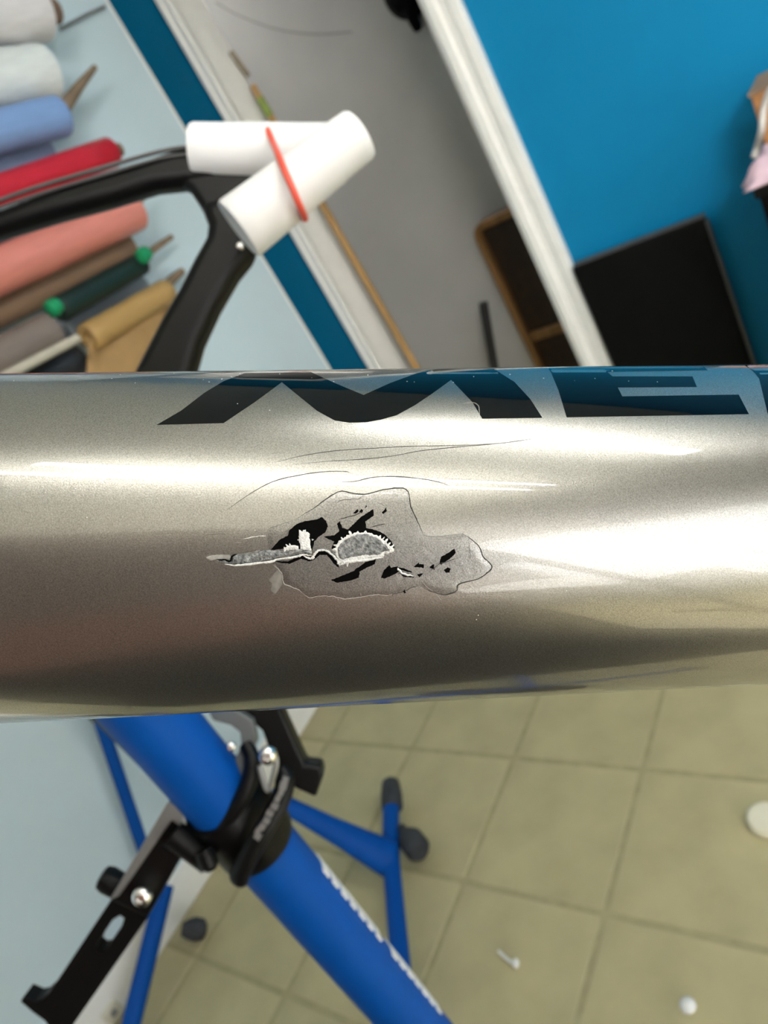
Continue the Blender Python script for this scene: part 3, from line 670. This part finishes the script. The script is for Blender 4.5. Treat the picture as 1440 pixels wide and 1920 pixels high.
def sleeve(p0, p1, r0, r1, label, seed):
    rnd = random.Random(seed); d = (p1 - p0).normalized(); n = 14; mb = MB()
    a = d.orthogonal().normalized(); b = d.cross(a); seg = 40
    prof = [(0.02, -.004, .55), (0, -.003, .80), (0, 0, .95), (.02, 0, 1.0)] + [(i / 10, 0, 1.0) for i in range(1, 10)] + [(.98, 0, 1.0), (1, 0, .94), (1, -.003, .80), (.98, -.004, .5)]
    for t, dr, sc_ in prof:
        for j in range(seg):
            an = 2 * PI * j / seg; rr = lerp(r0, r1, t) * sc_ * (1 + .018 * noise.noise(Vector((math.cos(an) * 1.5, math.sin(an) * 1.5, t * 3 + seed))))
            rr += (.0009 if 0.0 < an < .5 else 0)
            mb.v.append(p0 + (p1 - p0) * t + (a * math.cos(an) + b * math.sin(an)) * rr)
    for i in range(len(prof) - 1):
        for j in range(seg): j2 = (j + 1) % seg; mb.f.append((i*seg + j, i*seg + j2, (i+1)*seg + j2, (i+1)*seg + j))
    mb.f.append(tuple(reversed(range(seg)))); k = (len(prof) - 1) * seg; mb.f.append(tuple(k + j for j in range(seg)))
    return tag(mb.build('foam_sleeve', M['foam'], None, angle=60), label, 'foam sleeve', 'foam sleeves on the black frame')
D1 = .475
sleeve(atd(361, 282, D1), atd(648, 288, D1), pr(48, D1), pr(52, D1), 'level white foam sleeve slid over the end of the black stay', 1)
sleeve(atd(447, 430, .43), atd(674, 252, .435), pr(60, .43), pr(49, .43), 'slanting white foam sleeve lying over the level one', 2)
c0 = atd(534, 324, .452); mj = (atd(571, 408, .445) - atd(498, 236, .452)) * .5
cen = (atd(571, 408, .445) + atd(498, 236, .452)) * .5
ring_ = [(498,234,.476),(504,248,.4575),(513,270,.448),(524,296,.418),(540,334,.4085),(556,372,.4105),(567,398,.4195),(572,410,.434),(566,402,.4545),(546,352,.474),(522,294,.4965),(505,250,.4935)]
P = [atd(*q) for q in ring_]
loop = spline(P[-2:] + P + P[:2], 4)[8:-5]
tag(MB().tube(loop, .0020, 10, closed=True).build('rubber_band', M['band']), 'thin red rubber band holding both white foam sleeves', 'rubber band')

# ------------------------------------------------------------------ rolls on the pale board
def roll(r_px, l_px, rr, rl, Y, col, label, core=None, name='material_roll', rough=.5, coat=0.0, coremat=None, hollow=True, ext=1.0, group='rolls on the pale board'):
    p1 = atY(*r_px, Y); p0 = atY(*l_px, Y); p0 = lerp(p1, p0, ext)
    d = (p0 - p1).normalized(); dist1 = (p1 - CAM).dot(FWD); dist0 = (p0 - CAM).dot(FWD)
    R1, R0 = rr * dist1 / F_PX, rl * dist0 / F_PX
    mt = mat('roll_' + label.split()[0], col, rough, coat=coat, var=.06, vscale=15, stretch=(1, 6, 6))
    t = thing(name, tuple(p1), label, 'roll', group)
    L = (p0 - p1).length
    n = 10; prof = [(.02, R1 * .45), (0, R1 * .5), (0, R1 * .93), (.003, R1)] + [(L * i / n, lerp(R1, R0, i / n) * (1 + .015 * math.sin(i * 2.1))) for i in range(1, n)] + [(L - .003, R0), (L, R0 * .93), (L, R0 * .5), (L - .02, R0 * .45)]
    MB().lathe(p1, d, prof, 36).build('sheet', mt, t)
    cm = coremat or M['core']
    MB().lathe(p1 - d * (.012 if core is None else core), d, [(0, R1 * .30), (0, R1 * .44), (.03 + (core or 0) + .02, R1 * .44)], 24).build('core', cm, t)
    for k in (.2, .8):
        c = lerp(p1, p0, k)
        MB().tube([Vector((c.x, YW - .008, c.z)), Vector((c.x, c.y, c.z))], .006, 10).build('bracket', M['black_metal'], t)
    return t
M['core'] = mat('cardboard_core', (.20, .13, .09), .8, var=.2, vscale=60)
M['twig'] = mat('brown_peg', (.24, .17, .11), .7, var=.25, vscale=60)
M['green'] = mat('green_tape', (.01, .30, .12), .5, var=.1)
roll((72, 24), (0, 28), 49, 48, 1.60, (.78, .76, .77), 'white roll at the very top of the stack with a brown core', .05, ext=2)
roll((84, 138), (0, 150), 50, 50, 1.61, (.80, .84, .83), 'clean white roll above the light blue roll', ext=2)
roll((112, 218), (0, 246), 36, 42, 1.55, lin((132, 165, 216)), 'light blue roll just above the red roll', .02, ext=4)
roll((86, 285), (0, 312), 30, 34, 1.63, lin((140, 155, 185)), 'greyish blue roll tucked behind the red roll', ext=4)
roll((208, 286), (0, 358), 27, 32, 1.55, lin((205, 32, 52)), 'bright red roll above the black stay', .03, coat=.2, ext=3)
roll((95, 408), (0, 450), 22, 26, 1.64, lin((80, 62, 82)), 'dark plum roll between the red and pink rolls', ext=3)
roll((252, 398), (0, 508), 34, 53, 1.55, lin((222, 138, 124)), 'salmon pink roll with a soft sheen below the black stay', coat=.3, rough=.35, ext=2)
roll((238, 462), (0, 580), 28, 38, 1.62, lin((140, 112, 88)), 'dull brown roll under the salmon pink roll', ext=2)
roll((266, 494), (108, 582), 20, 24, 1.58, lin((22, 46, 42)), 'thin dark green roll with bright green taped ends', name='material_roll')
roll((268, 538), (118, 622), 22, 26, 1.665, lin((140, 148, 155)), 'pale grey roll under the dark green roll')
roll((98, 622), (0, 672), 36, 42, 1.55, lin((128, 116, 108)), 'taupe roll at the lower left beside the dark roll', ext=3)
mustard = roll((314, 546), (164, 634), 23, 27, 1.585, lin((182, 148, 92)), 'mustard tan roll beside the black stay', coremat=M['dark_wood'])
roll((148, 672), (20, 745), 28, 32, 1.64, lin((48, 50, 54)), 'charcoal roll just above the silver tube', ext=2)
for (x, y) in ((270, 478), (101, 576)):
    c = atY(x, y, 1.53); r_ = pr(15, 1.85)
    mb = MB(); d = Vector((1, 0, .1))
    tag(mb.lathe(c - d.normalized() * r_ * .8, d, [(0, r_ * .55), (r_ * .2, r_ * .9), (r_ * .8, r_), (r_ * 1.4, r_ * .85), (r_ * 1.6, r_ * .5)], 18).build('tape_knot', M['green']),
        'bright green tape knot at the upper end of the green roll' if x > 200 else 'bright green tape knot at the lower end of the green roll', 'tape', 'green tape knots')
def peg(pts, Y, r0, r1, label):
    P = spline([atY(x, y, Y) for x, y in pts], 4); n = len(P)
    return tag(MB().tube(P, [lerp(r0, r1, i / (n - 1)) for i in range(n)], 10).build('wall_peg', M['twig']), label, 'peg', 'pegs carrying the rolls')
peg([(112, 216), (128, 190), (150, 160), (178, 126)], 1.60, .020, .007, 'knobbly brown peg sticking out of the light blue roll')
peg([(262, 492), (285, 470), (322, 444)], 1.63, .012, .007, 'thin dark peg beyond the green roll')
peg([(258, 378), (270, 366), (282, 356)], 1.60, .012, .007, 'short brown peg at the end of the salmon pink roll')
peg([(308, 540), (325, 522), (342, 508)], 1.66, .014, .010, 'short dark peg behind the mustard tan roll')
tag(MB().tube(spline([atY(x, y, 1.685) for x, y in ((113, 54), (140, 40), (165, 26), (196, 12))], 4), .0045, 8).build('wall_hook', M['grey_metal']), 'thin grey wire hook near the top of the pale board', 'hook')
# cream pole in front of the charcoal roll, tan paper hanging under the mustard roll
tag(MB().tube([atY(-80, 752, 1.47), atY(146, 634, 1.47)], .010, 14).build('pole', mat('cream_pole', (.50, .47, .38), .6, var=.1)), 'cream coloured pole leaning in front of the charcoal roll', 'pole')
mb = MB(); g = []
nx, ny = 8, 8
for j in range(ny + 1):
    for i in range(nx + 1):
        a, b = i / nx, j / ny
        x = lerp(lerp(165, 325, a), lerp(160, 300, a), b); y = lerp(lerp(630, 540, a), lerp(780, 760, a), b)
        mb.v.append(atY(x, y, 1.585 + .018 * math.sin(a * 6 + b * 2) * b))
for j in range(ny):
    for i in range(nx): k = j * (nx + 1) + i; mb.f.append((k, k + 1, k + nx + 2, k + nx + 1))
o = mb.build('sheet_tail', mat('tan_paper', lin((165, 132, 85)), .7, var=.08)); md = o.modifiers.new('thick', 'SOLIDIFY'); md.thickness = .0012
attach(o, mustard); o['label'] = 'loose tan tail of the roll'

# ------------------------------------------------------------------ things by the grey door
XP = XW + .085
p = atX(620, 410, XP); yb = p.y
wp = thing('wooden_pole', (XP, yb, 0), 'slim tan wooden pole standing in the doorway beside the wide white casing', 'pole')
P0, P1 = atX(628, 425, XP), atX(775, 680, XP)
dd = (P1 - P0) / (P1 - P0).z
bot = P0 + dd * (0.0 - P0.z); top_ = P0 + dd * (1.16 - P0.z)
def pz(z): return P0 + dd * (z - P0.z)
MB().tube([pz(.002), pz(1.22)], .013, 14).build('shaft', M['pole_wood'], wp)
T0, T1 = atX(473, 160, XP), atX(518, 236, XP)
MB().tube([pz(1.215), lerp(pz(1.215), T0, .5), T0], [.013, .012, .010], 14).build('tip', M['pole_wood'], wp)
MB().tube([lerp(T0, T1, .3), lerp(T0, T1, .75)], .0125, 14).build('tape', mat('moss_green_tape', (.22, .30, .06), .6, var=.2), wp)
t0, t1 = atX(433, 97, XP + .02), atX(466, 142, XP + .02)
tag(MB().tube([t0, t1], .009, 10).build('door_wedge', mat('grey_brown_stick', (.26, .22, .16), .7, var=.2)), 'short grey brown stick high on the hallway wall', 'stick')
# brown wooden panel standing in the recess
wx = XD - .075
panel = [(897, 445), (905, 428), (930, 412), (960, 388), (985, 380), (1040, 380)]
yl = atX(898, 450, wx).y; zt = atX(930, 402, wx).z
yr = DY0 + .014
fr = thing('wooden_crate', (wx, (yl + yr)/2, 0), 'brown wooden crate with dark inside standing on end in the doorway', 'crate')
w_ = .030
rr = .05
def rpath(inset):
    y1 = yl - inset; y0 = yr + inset; z1 = zt - inset; z0 = inset + .002; r = max(.012, rr - inset); out = []
    for (cy, cz, a0) in ((y1 - r, z1 - r, 0), (y0 + r, z1 - r, 90), (y0 + r, z0 + r, 180), (y1 - r, z0 + r, 270)):
        for k in range(6):
            a = math.radians(a0 + 90 * k / 5); out.append((cy + r * math.cos(a), cz + r * math.sin(a)))
    return out
o_, i_ = rpath(0), rpath(w_)
mb = MB(); n = len(o_)
for x in (wx - .03, wx + .03):
    mb.v += [Vector((x, y, z)) for y, z in o_] + [Vector((x, y, z)) for y, z in i_]
for k in range(n):
    k2 = (k + 1) % n
    mb.f += [(k, k2, n + k2, n + k), (2*n + k, 3*n + k, 3*n + k2, 2*n + k2), (k, 2*n + k, 2*n + k2, k2), (n + k, n + k2, 3*n + k2, 3*n + k)]
mb.build('rim', M['wood'], fr, bevel=.006)
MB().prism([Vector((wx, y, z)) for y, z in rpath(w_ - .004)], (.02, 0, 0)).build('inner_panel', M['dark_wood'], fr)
zc = atX(1015, 620, wx).z
MB().box(wx - .022, wx + .002, yr + w_, yl - w_, zc - .03, zc + .012).build('crossbar', M['wood'], fr, smooth=False, bevel=.006)
# dark grey rod in front
g0, g1 = atX(906, 568, XD - .17), atX(927, 690, XD - .17)
gd = (g1 - g0) / (g1 - g0).z
tag(MB().tube([g0, g0 + gd * (.003 - g0.z)], [.019, .019], 14).build('metal_rod', mat('dark_grey_metal', (.055, .055, .058), .45, metal=.4, var=.1)), 'thin dark grey rod standing in the doorway beside the wooden crate', 'rod')
# black board against the teal wall
bx = 2.0
TLp, TRp = atX(1090, 492, bx), atX(1320, 411, bx)
y1, y0 = DY0 - .1, TRp.y; zt = (TLp.z + TRp.z) / 2
bd = thing('black_board', (bx, (y0 + y1)/2, 0), 'flat black board with rounded corner standing against the bright teal wall', 'board')
MB().box(bx, bx + .035, y0, y1, .002, zt).build('panel', M['black_matt'], bd, bevel=.012, bseg=4)
MB().box(bx + .006, bx + .028, y0 - .005, y0 + .004, .03, zt - .012).box(bx + .006, bx + .028, y0, y1 - .01, zt - .004, zt + .005).build('edge_trim', M['sheen'], bd, smooth=False)
# black cabinet at the right border with a few things on top
cx = 1.62; cz = atX(1418, 352, cx).z; cy = atX(1418, 352, cx).y
cb = thing('black_cabinet', (cx + .2, cy - .25, 0), 'black cabinet at the right border under the pink cloth', 'cabinet')
MB().box(cx, cx + .38, cy - .5, cy, .002, cz - .02).build('body', M['black_matt'], cb, smooth=False, bevel=.004)
MB().box(cx - .012, cx + .385, cy - .51, cy + .006, cz - .02, cz).build('top', M['black_metal'], cb, smooth=False, bevel=.004)
for k in range(2):
    o = MB().box(cx - .010, cx, cy - .49 + .245 * k, cy - .255 + .245 * k, .03, cz - .03).build('door', M['black_matt'], cb, smooth=False, bevel=.003)
    MB().box(cx - .022, cx - .010, cy - .265 + .03 * k, cy - .255 + .03 * k, cz - .25, cz - .13).build('handle', M['grey_metal'], o, smooth=False)
# pink cloth draped on it
mb = MB(); n = 26
for j in range(n + 1):
    for i in range(n + 1):
        a, b = i / n, j / n
        r_ = 1 - max(abs(a - .5), abs(b - .5)) * 2
        z = cz + .004 + .055 * (min(1, r_ * 2.2)) * (.7 + .5 * noise.noise(Vector((a * 5, b * 5, 2)))) + .012 * noise.noise(Vector((a * 14, b * 14, 4))) * min(1, r_ * 4)
        y = cy + .022 - .20 * b; x = cx - .012 + .17 * a
        mb.v.append(Vector((x + .01 * noise.noise(Vector((b * 6, a, 7))), y + .012 * noise.noise(Vector((a * 6, b, 9))), max(z, cz + .002))))
for j in range(n):
    for i in range(n): k = j * (n + 1) + i; mb.f.append((k, k + 1, k + n + 2, k + n + 1))
o = mb.build('pink_cloth', mat('pink_cloth', lin((205, 178, 190)), .85, var=.06, vscale=40), None, angle=180); md = o.modifiers.new('thick', 'SOLIDIFY'); md.thickness = .002; md.offset = 1
tag(o, 'crumpled pale pink cloth on the black cabinet', 'cloth')
# tan carton behind the cloth and a white cable hanging over it
q = atX(1412, 172, cx + .24)
ct = thing('carton', (cx + .28, q.y - .1, cz), 'tan cardboard carton behind the pink cloth', 'carton')
MB().box(cx + .20, cx + .36, q.y - .22, q.y, cz + .001, q.z + .0).build('body', mat('cardboard', lin((190, 135, 85)), .75, var=.1), ct, smooth=False, bevel=.003)
MB().box(cx + .195, cx + .365, q.y - .225, q.y + .004, q.z, q.z + .006).build('lid', mat('cardboard_grey', lin((150, 120, 95)), .75, var=.1), ct, smooth=False)
MB().box(cx + .198, cx + .20, q.y - .14, q.y - .09, cz + .01, q.z - .004).build('tape', mat('brown_tape', lin((150, 92, 58)), .35, var=.05), ct, smooth=False)
cp = [atX(x, y, X) for x, y, X in ((1475, 150, cx + .16), (1446, 168, cx + .165), (1432, 205, cx + .17), (1428, 245, cx + .16), (1420, 275, cx + .19), (1414, 296, cx + .185))]
tag(MB().tube(spline(cp, 6), .007, 10).build('cable', mat('white_cable', (.62, .60, .56), .4, var=.03)), 'white cable looping down past the tan carton', 'cable')

# ------------------------------------------------------------------ small things on the floor
def onfloor(px, py, z=.0): return atZ(px, py, z)
P = [onfloor(x, y, .008) for x, y in ((935, 1783), (948, 1796), (962, 1805), (972, 1806))]
tag(MB().tube(spline(P, 5), [.003]*10 + [.005, .007, .008, .008, .007, .004], 10).build('plastic_scrap', M['white_print']), 'small curved white plastic scrap on the olive tiles', 'scrap')
c = onfloor(1289, 1884, .004)
mb = MB().lathe(Vector((c.x, c.y, .001)), (0, 0, 1), [(0, .011), (.002, .013), (.006, .010), (.009, .004)], 9)
tag(mb.build('paper_crumb', M['white_print']), 'tiny white paper crumb at the bottom right of the floor', 'scrap')
c = onfloor(1437, 1536, .01)
mb = MB().lathe(Vector((c.x, c.y, .001)), (0, 0, 1), [(0, .030), (.003, .033), (.012, .033), (.018, .028), (.019, .0)], 28)
tag(mb.build('cream_disc', mat('cream_disc_colour', (.85, .80, .62), .35, var=.02)), 'round cream disc on the floor at the right border', 'disc')  # pale cream disc at the right edge of the floor
c = atY(212, 1898, YW - .03)
so = thing('wall_socket', tuple(c), 'small cream socket above the white baseboard', 'socket')
MB().box(c.x - .02, c.x + .02, YW - .034, YW - .022, c.z - .02, c.z + .02).build('plate', mat('cream_socket', (.72, .70, .60), .4, var=.02), so, smooth=False, bevel=.003)
MB().lathe((c.x, YW - .036, c.z), (0, 1, 0), [(0, .008), (.004, .009)], 16).build('insert', M['grey_metal'], so)
